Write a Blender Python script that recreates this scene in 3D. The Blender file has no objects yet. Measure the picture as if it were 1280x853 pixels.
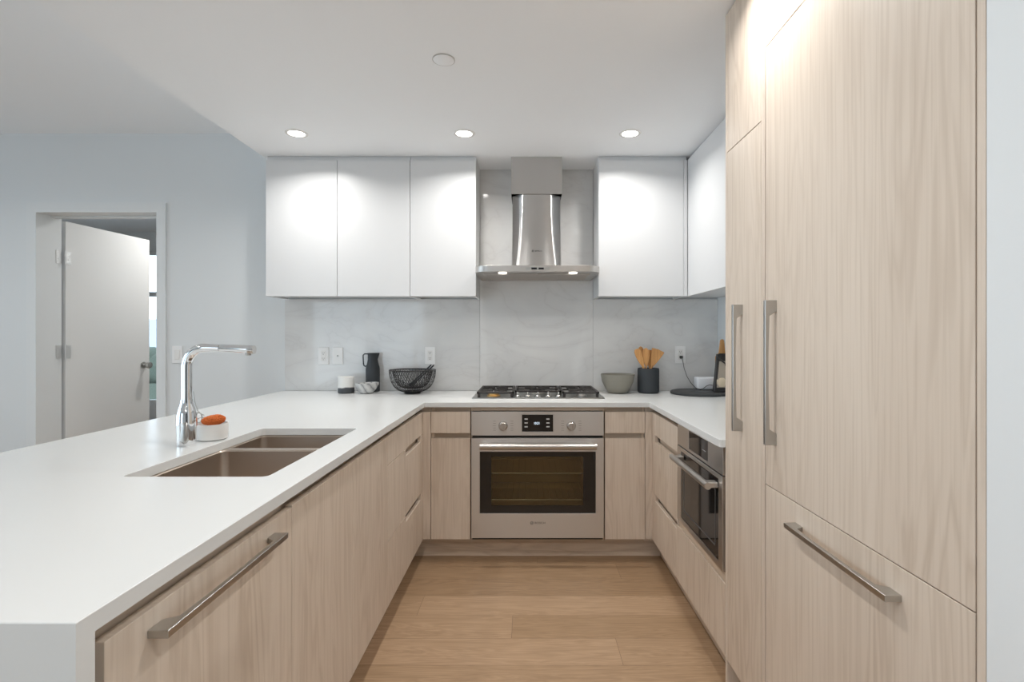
import bpy, bmesh, math, random
from mathutils import Vector, Matrix
random.seed(7)
PI = math.pi
S = bpy.context.scene
C = S.collection

# ------------------------------------------------------------------ camera, world, light, exposure
cd = bpy.data.cameras.new('camera'); cam = bpy.data.objects.new('camera', cd); C.objects.link(cam)
cam.location = (0, 0, 1.286); cam.rotation_euler = (PI/2, 0, 0)
cd.sensor_width = 36; cd.lens = 645/1280*36
cd.shift_x = -19/1280; cd.shift_y = -4.5/1280; cd.clip_start = 0.05
S.camera = cam
S.view_settings.view_transform = 'Standard'; S.view_settings.look = 'None'
S.view_settings.gamma = 1; S.view_settings.use_curve_mapping = False
S.view_settings.exposure = 0.15
S.cycles.use_denoising = True
S.cycles.max_bounces = 14; S.cycles.diffuse_bounces = 8; S.cycles.transparent_max_bounces = 12
S.cycles.sample_clamp_indirect = 6

SKY = 2.9
DOWN_W = 5.9
w = bpy.data.worlds.new('sky'); S.world = w; w.use_nodes = True
bg = w.node_tree.nodes['Background']
bg.inputs[0].default_value = (0.74, 0.87, 1.0, 1); bg.inputs[1].default_value = SKY

def area(name, loc, rot, sx, sy, power=0, color=(1, 1, 1), portal=False, spread=PI, shape='RECTANGLE'):
    l = bpy.data.lights.new(name, 'AREA'); l.shape = shape; l.size = sx
    if shape == 'RECTANGLE': l.size_y = sy
    l.energy = power; l.color = color; l.spread = spread
    if portal: l.cycles.is_portal = True
    o = bpy.data.objects.new(name, l); C.objects.link(o); o.location = loc; o.rotation_euler = rot
    return o
# daylight comes in through the living room's two big windows, the bedroom window, and an added fill window
area('window_portal', (-3.6, -4.42, 1.35), (PI/2, 0, 0), 2.6, 2.4, portal=True)
area('window_portal', (-5.42, -.3, 1.35), (PI/2, 0, -PI/2), 7.0, 2.4, portal=True)
area('window_portal', (1.31, -2.3, 1.24), (PI/2, 0, PI/2), 3.2, 2.25, portal=True)  # portal of the added right-hand fill window
area('window_portal', (-5.0, 6.92, 1.4), (-PI/2, 0, 0), 1.8, 2.1, portal=True)

# ------------------------------------------------------------------ materials
def mat(name, col=(.8, .8, .8), rough=.5, metal=0, spec=.5, **k):
    m = bpy.data.materials.new(name); m.use_nodes = True
    b = m.node_tree.nodes['Principled BSDF']
    b.inputs['Base Color'].default_value = (*col, 1)
    b.inputs['Roughness'].default_value = rough; b.inputs['Metallic'].default_value = metal
    b.inputs['Specular IOR Level'].default_value = spec
    for kk, v in k.items(): b.inputs[kk].default_value = v
    return m
def N(m, t, **k):
    n = m.node_tree.nodes.new(t)
    for kk, v in k.items(): setattr(n, kk, v)
    return n
def L(m, a, b): m.node_tree.links.new(a, b)
def ramp(m, stops):
    r = N(m, 'ShaderNodeValToRGB'); e = r.color_ramp.elements
    while len(e) < len(stops): e.new(.5)
    for i, (p, c) in enumerate(stops): e[i].position = p; e[i].color = (*c, 1)
    return r
def mapping(m, scale, loc=(0, 0, 0), rot=(0, 0, 0), perobj=True):
    tc = N(m, 'ShaderNodeTexCoord'); mp = N(m, 'ShaderNodeMapping')
    mp.inputs['Scale'].default_value = scale; mp.inputs['Location'].default_value = loc; mp.inputs['Rotation'].default_value = rot
    if perobj:
        oi = N(m, 'ShaderNodeObjectInfo'); ad = N(m, 'ShaderNodeVectorMath', operation='MULTIPLY_ADD')
        L(m, oi.outputs['Random'], ad.inputs[0]); ad.inputs[1].default_value = (7.3, 5.1, 3.7)
        L(m, tc.outputs['Object'], ad.inputs[2]); L(m, ad.outputs[0], mp.inputs['Vector'])
    else: L(m, tc.outputs['Object'], mp.inputs['Vector'])
    return mp
def wood(name, base, dark, light, axis='Z', rough=.45, amt=1.0, bump=.02):
    m = mat(name, base, rough, spec=.35)
    b = m.node_tree.nodes['Principled BSDF']
    st = [9, 9, 9]; st['XYZ'.index(axis)] = .9
    fine = [110, 110, 110]; fine['XYZ'.index(axis)] = 2.2
    broad = [3.2, 3.2, 3.2]; broad['XYZ'.index(axis)] = .35
    def noise(sc, det, dist):
        mp = mapping(m, sc); n = N(m, 'ShaderNodeTexNoise'); n.inputs['Scale'].default_value = 1
        n.inputs['Detail'].default_value = det; n.inputs['Distortion'].default_value = dist
        L(m, mp.outputs[0], n.inputs['Vector']); return n
    n1 = noise(st, 3, .6); n2 = noise(fine, 3, .1); n3 = noise(broad, 2, .3)
    # rings: the grain follows contour lines of the stretched noise
    mu = N(m, 'ShaderNodeMath', operation='MULTIPLY'); mu.inputs[1].default_value = 9
    L(m, n1.outputs['Fac'], mu.inputs[0])
    pp = N(m, 'ShaderNodeMath', operation='PINGPONG'); pp.inputs[1].default_value = .5; L(m, mu.outputs[0], pp.inputs[0])
    r1 = ramp(m, [(0, (0, 0, 0)), (.16*2, (1, 1, 1)), (1, (1, 1, 1))]); L(m, pp.outputs[0], r1.inputs[0])
    mx1 = N(m, 'ShaderNodeMix', data_type='RGBA'); mx1.inputs[6].default_value = (*dark, 1); mx1.inputs[7].default_value = (*base, 1)
    rr = N(m, 'ShaderNodeMapRange'); rr.inputs[3].default_value = 1-.75*amt; rr.inputs[4].default_value = 1
    L(m, r1.outputs[0], rr.inputs[0]); L(m, rr.outputs[0], mx1.inputs[0])
    mx2 = N(m, 'ShaderNodeMix', data_type='RGBA'); mx2.inputs[7].default_value = (*light, 1); L(m, mx1.outputs[2], mx2.inputs[6])
    r3 = N(m, 'ShaderNodeMapRange'); r3.inputs[1].default_value = .35; r3.inputs[2].default_value = .7; r3.inputs[4].default_value = .85*amt
    L(m, n3.outputs['Fac'], r3.inputs[0]); L(m, r3.outputs[0], mx2.inputs[0])
    mx3 = N(m, 'ShaderNodeMix', data_type='RGBA'); mx3.inputs[7].default_value = (*dark, 1); L(m, mx2.outputs[2], mx3.inputs[6])
    r4 = N(m, 'ShaderNodeMapRange'); r4.inputs[1].default_value = .48; r4.inputs[2].default_value = .75; r4.inputs[4].default_value = .55*amt
    L(m, n2.outputs['Fac'], r4.inputs[0]); L(m, r4.outputs[0], mx3.inputs[0])
    L(m, mx3.outputs[2], b.inputs['Base Color'])
    bp = N(m, 'ShaderNodeBump'); bp.inputs['Strength'].default_value = bump*4; bp.inputs['Distance'].default_value = .001
    L(m, n2.outputs['Fac'], bp.inputs['Height']); L(m, bp.outputs[0], b.inputs['Normal'])
    return m
def steel(name, col=(.62, .60, .58), rough=.30, aniso=.85, axis='Z', brush=(3, 3, 500)):
    m = mat(name, col, rough, 1)
    b = m.node_tree.nodes['Principled BSDF']
    b.inputs['Anisotropic'].default_value = aniso
    t = N(m, 'ShaderNodeCombineXYZ'); t.inputs[2].default_value = 1; L(m, t.outputs[0], b.inputs['Tangent'])   # sheet brushed sideways
    b.inputs['Anisotropic Rotation'].default_value = 0
    return m

M = {}
M['wood'] = wood('pale_laminate', (.63, .535, .445), (.50, .405, .32), (.68, .59, .50), 'Z')
M['wood_x'] = wood('pale_laminate_across', (.58, .475, .375), (.45, .355, .265), (.62, .525, .43), 'X')
M['wood_y'] = wood('pale_laminate_along', (.58, .475, .375), (.45, .355, .265), (.62, .525, .43), 'Y')
M['white'] = mat('white_satin_lacquer', (.67, .675, .68), .38, spec=.4)
M['quartz'] = mat('white_quartz', (.67, .68, .675), .22, spec=.45)
M['wall'] = mat('pale_grey_paint', (.73, .755, .765), .75, spec=.2)
M['ceil'] = mat('ceiling_paint', (.90, .92, .94), .85, spec=.1)
M['trim'] = mat('trim_paint', (.74, .76, .765), .45, spec=.3)
M['door'] = mat('door_paint', (.78, .78, .77), .5, spec=.3)
M['steel'] = steel('brushed_steel')
M['steel_v'] = steel('brushed_steel_chimney', (.57, .555, .54), .27, .8)
M['steel_plain'] = mat('satin_steel', (.56, .53, .50), .34, 1)
M['bowl_steel'] = mat('sink_steel', (.56, .48, .41), .33, 1)
M['nickel'] = mat('satin_nickel', (.50, .49, .47), .28, 1)
M['hinge'] = mat('brushed_hinge', (.72, .72, .71), .35, .8)
M['chrome'] = mat('polished_chrome', (.80, .81, .82), .06, 1)
M['black'] = mat('black_cast_iron', (.030, .026, .024), .55, spec=.4)
M['gap'] = mat('black_gasket', (.012, .011, .010), .8)
M['glass_black'] = mat('black_glass', (.008, .008, .009), .05, spec=.6)
M['char'] = mat('charcoal_stoneware', (.035, .040, .045), .55, spec=.35)
M['olive'] = mat('taupe_glaze', (.27, .255, .215), .5, spec=.3)
M['orange'] = mat('orange_bristle', (.62, .16, .035), .85)
M['porcelain'] = mat('white_porcelain', (.83, .82, .80), .25)
M['plate'] = mat('white_plastic', (.86, .86, .855), .35)
M['slot'] = mat('dark_slot', (.08, .08, .08), .6)
M['wire'] = mat('black_wire', (.022, .020, .020), .4, spec=.4)
M['bamboo'] = wood('honey_wood', (.58, .30, .11), (.42, .19, .06), (.66, .38, .16), 'Z', .5)
M['brass'] = mat('brass', (.80, .52, .22), .3, 1)
M['slate'] = mat('black_slate', (.045, .048, .050), .5, spec=.4)
M['ink'] = mat('dark_lettering', (.03, .03, .03), .5)
M['mark'] = mat('etched_marks', (.30, .28, .26), .5)
M['ink_pale'] = mat('pale_lettering', (.55, .55, .55), .5)
M['whitebox'] = mat('white_device', (.75, .78, .82), .35)
M['leaf'] = mat('leaves', (.085, .105, .08), .8)
M['facade'] = mat('pale_blue_facade', (.42, .50, .60), .6)
def emit(name, col, s):
    m = bpy.data.materials.new(name); m.use_nodes = True; nt = m.node_tree; nt.nodes.clear()
    e = nt.nodes.new('ShaderNodeEmission'); o = nt.nodes.new('ShaderNodeOutputMaterial')
    e.inputs[0].default_value = (*col, 1); e.inputs[1].default_value = s; nt.links.new(e.outputs[0], o.inputs[0]); return m
M['lens'] = emit('lit_lens', (1, .97, .92), 9)
M['hoodlens'] = emit('lit_hood_lens', (1, .93, .84), 5)
M['digits'] = emit('lit_digits', (.75, .88, 1), 1.6)
def pane(name, tint, k=1.0, rough=.02):
    m = bpy.data.materials.new(name); m.use_nodes = True; nt = m.node_tree; nt.nodes.clear()
    t = nt.nodes.new('ShaderNodeBsdfTransparent'); g = nt.nodes.new('ShaderNodeBsdfGlossy'); x = nt.nodes.new('ShaderNodeMixShader')
    f = nt.nodes.new('ShaderNodeFresnel'); f.inputs[0].default_value = 1.45; o = nt.nodes.new('ShaderNodeOutputMaterial')
    t.inputs[0].default_value = (*tint, 1); g.inputs['Roughness'].default_value = rough
    mm = nt.nodes.new('ShaderNodeMath'); mm.operation = 'MULTIPLY'; mm.inputs[1].default_value = k
    nt.links.new(f.outputs[0], mm.inputs[0]); nt.links.new(mm.outputs[0], x.inputs[0])
    nt.links.new(t.outputs[0], x.inputs[1]); nt.links.new(g.outputs[0], x.inputs[2]); nt.links.new(x.outputs[0], o.inputs[0]); return m
M['pane'] = pane('clear_pane', (.95, .97, .97)); M['oven_pane'] = pane('tinted_oven_pane', (.92, .86, .72), 1.1)
M['cavity'] = mat('enamel_cavity', (.48, .40, .27), .35)
M['clear'] = pane('clear_film', (.85, .82, .78))

def marble():
    m = mat('polished_marble', (.74, .74, .73), .06, spec=.5)
    b = m.node_tree.nodes['Principled BSDF']
    mp = mapping(m, (1, 1, 1))
    wn = N(m, 'ShaderNodeTexNoise'); wn.inputs['Scale'].default_value = 2.2; wn.inputs['Detail'].default_value = 6; L(m, mp.outputs[0], wn.inputs['Vector'])
    rot = mapping(m, (1.1, 1.1, 2.2), rot=(0, .75, 0))
    n = N(m, 'ShaderNodeTexNoise'); n.inputs['Scale'].default_value = 1.6; n.inputs['Detail'].default_value = 8; n.inputs['Distortion'].default_value = 1.1
    L(m, rot.outputs[0], n.inputs['Vector'])
    ab = N(m, 'ShaderNodeMath', operation='SUBTRACT'); ab.inputs[1].default_value = .5; L(m, n.outputs['Fac'], ab.inputs[0])
    a2 = N(m, 'ShaderNodeMath', operation='ABSOLUTE'); L(m, ab.outputs[0], a2.inputs[0])
    r = ramp(m, [(0, (.68, .675, .665)), (.012, (.715, .712, .705)), (.09, (.745, .745, .735)), (1, (.76, .76, .75))])
    L(m, a2.outputs[0], r.inputs[0])
    mx = N(m, 'ShaderNodeMix', data_type='RGBA', blend_type='MULTIPLY'); mx.inputs[0].default_value = .8
    r2 = ramp(m, [(.35, (.92, .925, .935)), (.65, (1, 1, 1))]); L(m, wn.outputs['Fac'], r2.inputs[0])
    L(m, r.outputs[0], mx.inputs[6]); L(m, r2.outputs[0], mx.inputs[7]); L(m, mx.outputs[2], b.inputs['Base Color'])
    return m
M['marble'] = marble()

def floor_mat():
    m = mat('oak_planks', (.45, .3, .2), .42, spec=.4)
    b = m.node_tree.nodes['Principled BSDF']
    tc = N(m, 'ShaderNodeTexCoord'); mp = N(m, 'ShaderNodeMapping'); mp.inputs['Location'].default_value = (.067+3*.444, -2.747, 0)
    L(m, tc.outputs['Object'], mp.inputs['Vector'])
    # every row of boards starts at its own place, so the butt joints are staggered
    sp = N(m, 'ShaderNodeSeparateXYZ'); L(m, mp.outputs[0], sp.inputs[0])
    dv = N(m, 'ShaderNodeMath', operation='DIVIDE'); dv.inputs[1].default_value = .181; L(m, sp.outputs[1], dv.inputs[0])
    fl = N(m, 'ShaderNodeMath', operation='FLOOR'); L(m, dv.outputs[0], fl.inputs[0])
    ma = N(m, 'ShaderNodeMath', operation='MULTIPLY_ADD'); ma.inputs[1].default_value = .444; L(m, fl.outputs[0], ma.inputs[0]); L(m, sp.outputs[0], ma.inputs[2])
    cb = N(m, 'ShaderNodeCombineXYZ'); L(m, ma.outputs[0], cb.inputs[0]); L(m, sp.outputs[1], cb.inputs[1])
    br = N(m, 'ShaderNodeTexBrick'); br.offset = 0; br.offset_frequency = 2; br.squash = 1
    br.inputs['Scale'].default_value = 1; br.inputs['Brick Width'].default_value = 1.9; br.inputs['Row Height'].default_value = .181
    br.inputs['Mortar Size'].default_value = .0011; br.inputs['Mortar Smooth'].default_value = .3; br.inputs['Bias'].default_value = 0
    br.inputs['Color1'].default_value = (0, 0, 0, 1); br.inputs['Color2'].default_value = (1, 1, 1, 1); br.inputs['Mortar'].default_value = (.5, .5, .5, 1)
    L(m, cb.outputs[0], br.inputs['Vector'])
    # grain shifts from board to board
    ad = N(m, 'ShaderNodeVectorMath', operation='MULTIPLY_ADD'); ad.inputs[1].default_value = (13, 9, 5)
    L(m, br.outputs['Color'], ad.inputs[0]); L(m, mp.outputs[0], ad.inputs[2])
    def nz(sc, det, dist):
        q = N(m, 'ShaderNodeMapping'); q.inputs['Scale'].default_value = sc; L(m, ad.outputs[0], q.inputs['Vector'])
        n = N(m, 'ShaderNodeTexNoise'); n.inputs['Scale'].default_value = 1; n.inputs['Detail'].default_value = det; n.inputs['Distortion'].default_value = dist
        L(m, q.outputs[0], n.inputs['Vector']); return n
    n1 = nz((1.2, 13, 1), 4, 1.2); n2 = nz((5, 160, 1), 4, .2)
    mu = N(m, 'ShaderNodeMath', operation='MULTIPLY'); mu.inputs[1].default_value = 11; L(m, n1.outputs['Fac'], mu.inputs[0])
    pp = N(m, 'ShaderNodeMath', operation='PINGPONG'); pp.inputs[1].default_value = .5; L(m, mu.outputs[0], pp.inputs[0])
    c = ramp(m, [(0, (.315, .205, .12)), (.5, (.375, .25, .15)), (1, (.44, .30, .19))]); L(m, br.outputs['Color'], c.inputs[0])
    g = ramp(m, [(0, (.78, .76, .73)), (.5, (1, 1, 1)), (1, (1.0, 1.0, 1.0))]); L(m, pp.outputs[0], g.inputs[0])
    x = N(m, 'ShaderNodeMix', data_type='RGBA', blend_type='MULTIPLY'); x.inputs[0].default_value = .8
    L(m, c.outputs[0], x.inputs[6]); L(m, g.outputs[0], x.inputs[7])
    g2 = ramp(m, [(.35, (.86, .84, .82)), (.6, (1.04, 1.04, 1.04))]); L(m, n2.outputs['Fac'], g2.inputs[0])
    y = N(m, 'ShaderNodeMix', data_type='RGBA', blend_type='MULTIPLY'); y.inputs[0].default_value = .8
    L(m, x.outputs[2], y.inputs[6]); L(m, g2.outputs[0], y.inputs[7])
    z = N(m, 'ShaderNodeMix', data_type='RGBA'); z.inputs[7].default_value = (.19, .12, .07, 1)
    L(m, br.outputs['Fac'], z.inputs[0]); L(m, y.outputs[2], z.inputs[6]); L(m, z.outputs[2], b.inputs['Base Color'])
    bp = N(m, 'ShaderNodeBump'); bp.inputs['Strength'].default_value = .12; bp.inputs['Distance'].default_value = .002
    L(m, n2.outputs['Fac'], bp.inputs['Height']); L(m, bp.outputs[0], b.inputs['Normal'])
    return m
M['floor'] = floor_mat()
def stone_bowl():
    m = mat('swirled_stone', (.6, .6, .58), .35)
    mp = mapping(m, (14, 14, 9), rot=(.4, .9, 0)); n = N(m, 'ShaderNodeTexWave'); n.inputs['Scale'].default_value = .8; n.inputs['Distortion'].default_value = 6
    n.inputs['Detail'].default_value = 3; L(m, mp.outputs[0], n.inputs['Vector'])
    r = ramp(m, [(0, (.24, .245, .25)), (.12, (.42, .42, .42)), (.4, (.50, .50, .495)), (1, (.60, .60, .59))]); L(m, n.outputs['Fac'], r.inputs[0])
    L(m, r.outputs[0], m.node_tree.nodes['Principled BSDF'].inputs['Base Color']); return m
M['swirl'] = stone_bowl()
def dipped():
    m = mat('dipped_ceramic', (.8, .8, .78), .45)
    tc = N(m, 'ShaderNodeTexCoord'); sx = N(m, 'ShaderNodeSeparateXYZ'); L(m, tc.outputs['Object'], sx.inputs[0])
    n = N(m, 'ShaderNodeTexNoise'); n.inputs['Scale'].default_value = 14; L(m, tc.outputs['Object'], n.inputs['Vector'])
    a = N(m, 'ShaderNodeMath', operation='MULTIPLY_ADD'); a.inputs[1].default_value = -.03; L(m, n.outputs['Fac'], a.inputs[0]); L(m, sx.outputs[2], a.inputs[2])
    r = ramp(m, [(0, (.05, .055, .06)), (.022, (.05, .055, .06)), (.026, (.70, .70, .68))]); L(m, a.outputs[0], r.inputs[0])
    L(m, r.outputs[0], m.node_tree.nodes['Principled BSDF'].inputs['Base Color']); return m
M['dipped'] = dipped()

# ------------------------------------------------------------------ mesh helpers
def nb(): return bmesh.new()
def merge(dst, src):
    me = bpy.data.meshes.new('t'); src.to_mesh(me); src.free(); dst.from_mesh(me); bpy.data.meshes.remove(me)
def box(bm, x0, x1, y0, y1, z0, z1, bev=0, seg=1, rot=None):
    t = nb(); bmesh.ops.create_cube(t, size=1)
    for v in t.verts: v.co = Vector(((x0+x1)/2+v.co.x*(x1-x0), (y0+y1)/2+v.co.y*(y1-y0), (z0+z1)/2+v.co.z*(z1-z0)))
    if bev: bmesh.ops.bevel(t, geom=t.edges[:], offset=bev, segments=seg, profile=.5, affect='EDGES')
    if rot: bmesh.ops.transform(t, matrix=rot, verts=t.verts)
    merge(bm, t); return bm
def lathe(bm, prof, cx, cy, cz=0, seg=48, xf=None):
    t = nb(); rings = []
    for r, z in prof:
        if r < 1e-6: rings.append([t.verts.new((0, 0, z))])
        else: rings.append([t.verts.new((r*math.cos(2*PI*i/seg), r*math.sin(2*PI*i/seg), z)) for i in range(seg)])
    for a, b in zip(rings, rings[1:]):
        for i in range(seg):
            j = (i+1) % seg
            if len(a) == 1 and len(b) == 1: continue
            if len(a) == 1: t.faces.new((a[0], b[i], b[j]))
            elif len(b) == 1: t.faces.new((a[i], a[j], b[0]))
            else: t.faces.new((a[i], a[j], b[j], b[i]))
    bmesh.ops.recalc_face_normals(t, faces=t.faces)
    if xf: bmesh.ops.transform(t, matrix=xf, verts=t.verts)
    bmesh.ops.translate(t, vec=(cx, cy, cz), verts=t.verts); merge(bm, t); return bm
def tube(bm, pts, r, seg=12, closed=False):
    t = nb(); P = [Vector(p) for p in pts]; n = len(P)
    R = r if isinstance(r, (list, tuple)) else [r]*n
    rings = []; prev = None
    for i, p in enumerate(P):
        if closed: d = (P[(i+1) % n]-P[i-1]).normalized()
        else: d = (P[min(i+1, n-1)]-P[max(i-1, 0)]).normalized()
        if prev is None:
            u = d.orthogonal().normalized()
        else:
            u = (prev-d*prev.dot(d)); u = u.normalized() if u.length > 1e-6 else d.orthogonal().normalized()
        prev = u; v = d.cross(u)
        rings.append([t.verts.new(p+(u*math.cos(2*PI*k/seg)+v*math.sin(2*PI*k/seg))*R[i]) for k in range(seg)])
    m = n if closed else n-1
    for i in range(m):
        a, b = rings[i], rings[(i+1) % n]
        for k in range(seg): t.faces.new((a[k], a[(k+1) % seg], b[(k+1) % seg], b[k]))
    if not closed:
        t.faces.new(rings[0][::-1]); t.faces.new(rings[-1])
    bmesh.ops.recalc_face_normals(t, faces=t.faces); merge(bm, t); return bm
def rrect(x0, x1, y0, y1, r=0, seg=6):
    if r <= 0: return [(x0, y0), (x1, y0), (x1, y1), (x0, y1)]
    out = []
    for cx, cy, a in ((x1-r, y0+r, -PI/2), (x1-r, y1-r, 0), (x0+r, y1-r, PI/2), (x0+r, y0+r, PI)):
        for k in range(seg+1):
            t = a+PI/2*k/seg; out.append((cx+r*math.cos(t), cy+r*math.sin(t)))
    return out
def prism(bm, outer, holes, h0, h1, plane='XY', bev=0):
    """flat outline (with holes) in a plane, given thickness along the plane's normal"""
    t = nb()
    def P(a, b, h): return {'XY': (a, b, h), 'XZ': (a, h, b), 'YZ': (h, a, b)}[plane]
    for loop in [outer]+list(holes):
        vs = [t.verts.new(P(a, b, h0)) for a, b in loop]
        for i in range(len(vs)): t.edges.new((vs[i], vs[(i+1) % len(vs)]))
    if holes: bmesh.ops.triangle_fill(t, edges=t.edges[:], use_beauty=True)
    else: t.faces.new(t.verts[:])
    ret = bmesh.ops.extrude_face_region(t, geom=t.faces[:])
    d = Vector(P(0, 0, h1))-Vector(P(0, 0, h0))
    bmesh.ops.translate(t, vec=d, verts=[g for g in ret['geom'] if isinstance(g, bmesh.types.BMVert)])
    bmesh.ops.recalc_face_normals(t, faces=t.faces)
    if bev:
        es = [e for e in t.edges if len(e.link_faces) == 2 and e.calc_face_angle(0) > .6]
        bmesh.ops.bevel(t, geom=es, offset=bev, segments=1, affect='EDGES')
    merge(bm, t); return bm

def wpos(o):
    p = Vector((0, 0, 0))
    while o: p += o.location; o = o.parent
    return p
def obj(name, bm, m, parent=None, base=None, angle=35):
    me = bpy.data.meshes.new(name)
    org = wpos(parent) if parent else Vector(base or (0, 0, 0))
    bmesh.ops.translate(bm, vec=-org, verts=bm.verts)
    bm.to_mesh(me); bm.free()
    for p in me.polygons: p.use_smooth = True
    me.set_sharp_from_angle(angle=math.radians(angle))
    me.materials.append(m)
    o = bpy.data.objects.new(name, me); C.objects.link(o)
    if parent: o.parent = parent
    elif base: o.location = base
    return o
def tag(o, label, cat, group=None):
    o['label'] = label; o['category'] = cat
    if group: o['group'] = group
    return o
def thing(name, label, cat, loc=(0, 0, 0), group=None):
    o = bpy.data.objects.new(name, None); C.objects.link(o); o.location = loc; o.empty_display_size = .1
    return tag(o, label, cat, group)
def struct(name, bm, m, parent=None, angle=35):
    o = obj(name, bm, m, parent, angle=angle)
    if not parent: o['kind'] = 'structure'
    return o
def text(name, s, size, loc, rot, m, parent, ext=.0004, sx=1):
    cu = bpy.data.curves.new(name, 'FONT'); cu.body = s; cu.size = size; cu.extrude = ext; cu.align_x = 'CENTER'; cu.align_y = 'CENTER'
    t = bpy.data.objects.new(name, cu); C.objects.link(t)
    bpy.context.view_layer.update()
    me = bpy.data.meshes.new_from_object(t.evaluated_get(bpy.context.evaluated_depsgraph_get()))
    bpy.data.objects.remove(t); me.materials.clear(); me.materials.append(m)
    o = bpy.data.objects.new(name, me); C.objects.link(o); o.parent = parent
    o.location = Vector(loc)-wpos(parent); o.rotation_euler = rot; o.scale = (sx, 1, 1)
    return o

# ------------------------------------------------------------------ the room
YW = 3.61; ZC = 2.458; ZL = 2.713; XR = 1.33; XD = -1.71
struct('floor', box(nb(), -7, 3, -4.6, 7.2, -.1, 0), M['floor'])
b = nb(); prism(b, [(-5.7, -.05), (XR+.15, -.05), (XR+.15, 2.9), (-5.7, 2.9)], [[(-3.447, -.02), (-2.563, -.02), (-2.563, 2.181), (-3.447, 2.181)]], YW, YW+.185, 'XZ')
struct('wall_back', b, M['wall'], angle=20)
b = nb(); prism(b, [(-4.6, 0), (YW, 0), (YW, 2.9), (-4.6, 2.9)], [[(-3.9, .12), (-.7, .12), (-.7, 2.35), (-3.9, 2.35)]], XR, XR+.15, 'YZ')  # opening is for the added fill window
struct('wall_right', b, M['wall'], angle=20)
struct('wall_right', box(nb(), .72, XR, .42, .8085, 0, ZC), M['wall'])
b = nb(); prism(b, [(-4.6, 0), (YW, 0), (YW, 2.9), (-4.6, 2.9)], [[(-3.8, .12), (3.2, .12), (3.2, 2.55), (-3.8, 2.55)]], -5.65, -5.5, 'YZ')
struct('wall_left', b, M['wall'], angle=20)
b = nb(); prism(b, [(-5.65, 0), (XR+.15, 0), (XR+.15, 2.9), (-5.65, 2.9)], [[(-4.9, .12), (-2.3, .12), (-2.3, 2.55), (-4.9, 2.55)]], -4.6, -4.45, 'XZ')
struct('wall_front', b, M['wall'], angle=20)
struct('ceiling', box(nb(), -5.65, XD, -4.6, YW, ZL, ZL+.1), M['ceil'])
struct('ceiling', box(nb(), XD, XR, -4.6, YW, ZC, ZL+.1), M['ceil'])
# windows behind the viewer, through which the daylight comes; the last is added as fill
def window(name, u0, u1, z0, z1, h, plane, n):
    b = nb(); t = .05
    holes = []; wv = (u1-u0-t)/n
    for i in range(n): holes.append([(u0+t+i*wv, z0+t), (u0+i*wv+wv, z0+t), (u0+i*wv+wv, z1-t), (u0+t+i*wv, z1-t)])
    prism(b, [(u0, z0), (u1, z0), (u1, z1), (u0, z1)], holes, h, h+.06, plane)
    f = struct(name, b, M['trim'], angle=20)
    g = nb()
    if plane == 'XZ': box(g, u0+.01, u1-.01, h+.025, h+.031, z0+.01, z1-.01)
    else: box(g, h+.025, h+.031, u0+.01, u1-.01, z0+.01, z1-.01)
    obj('pane', g, M['pane'], f)
window('window_1', -4.9, -2.3, .12, 2.55, -4.56, 'XZ', 2)
window('window_2', -3.8, 3.2, .12, 2.55, -5.61, 'YZ', 5)
window('window_added', -3.9, -.7, .12, 2.35, XR+.06, 'YZ', 3)  # window added out of view to brighten the left-hand cabinet fronts

# the doorway and the room beyond
b = nb(); prism(b, [(-3.492, -.03), (-2.522, -.03), (-2.522, 2.226), (-3.492, 2.226)], [[(-3.425, -.02), (-2.585, -.02), (-2.585, 2.159), (-3.425, 2.159)]], YW-.014, YW, 'XZ')
struct('trim_1', b, M['trim'], angle=20)
b = nb(); box(b, -3.446, -3.426, YW+.0005, YW+.187, 0, 2.180); box(b, -2.584, -2.564, YW+.0005, YW+.187, 0, 2.180); box(b, -3.426, -2.584, YW+.0005, YW+.187, 2.160, 2.180)
box(b, -2.596, -2.584, YW+.10, YW+.14, 0, 2.160); box(b, -3.426, -2.596, YW+.10, YW+.14, 2.148, 2.160)
struct('trim_2', b, M['trim'], angle=20)
struct('wall_bedroom_right', box(nb(), -2.4, -2.3, YW+.185, 7.1, 0, 2.9), M['wall'])
struct('wall_bedroom_left', box(nb(), -6.7, -6.6, YW+.185, 7.1, 0, 2.9), M['wall'])
b = nb(); prism(b, [(-6.7, 0), (-2.3, 0), (-2.3, 2.9), (-6.7, 2.9)], [[(-5.9, .36), (-4.1, .36), (-4.1, 2.45), (-5.9, 2.45)]], 6.95, 7.1, 'XZ')
struct('wall_bedroom_back', b, M['wall'], angle=20)
b = nb(); box(b, -6.6, -5.65, YW+.1, YW+.185, 0, 2.9); struct('wall_bedroom_front', b, M['wall'])
struct('ceiling', box(nb(), -6.7, -2.3, YW+.185, 7.1, ZL, ZL+.1), M['ceil'])
b = nb(); prism(b, [(-5.9, .36), (-4.1, .36), (-4.1, 2.45), (-5.9, 2.45)],
    [[(-5.85, .44), (-4.15, .44), (-4.15, 1.84), (-5.85, 1.84)], [(-5.85, 1.90), (-4.15, 1.90), (-4.15, 2.40), (-5.85, 2.40)]], 6.97, 7.03, 'XZ')
f = struct('window_3', b, M['trim'], angle=20)
obj('pane', box(nb(), -5.88, -4.12, 6.995, 7.001, .38, 2.43), M['pane'], f)
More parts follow.
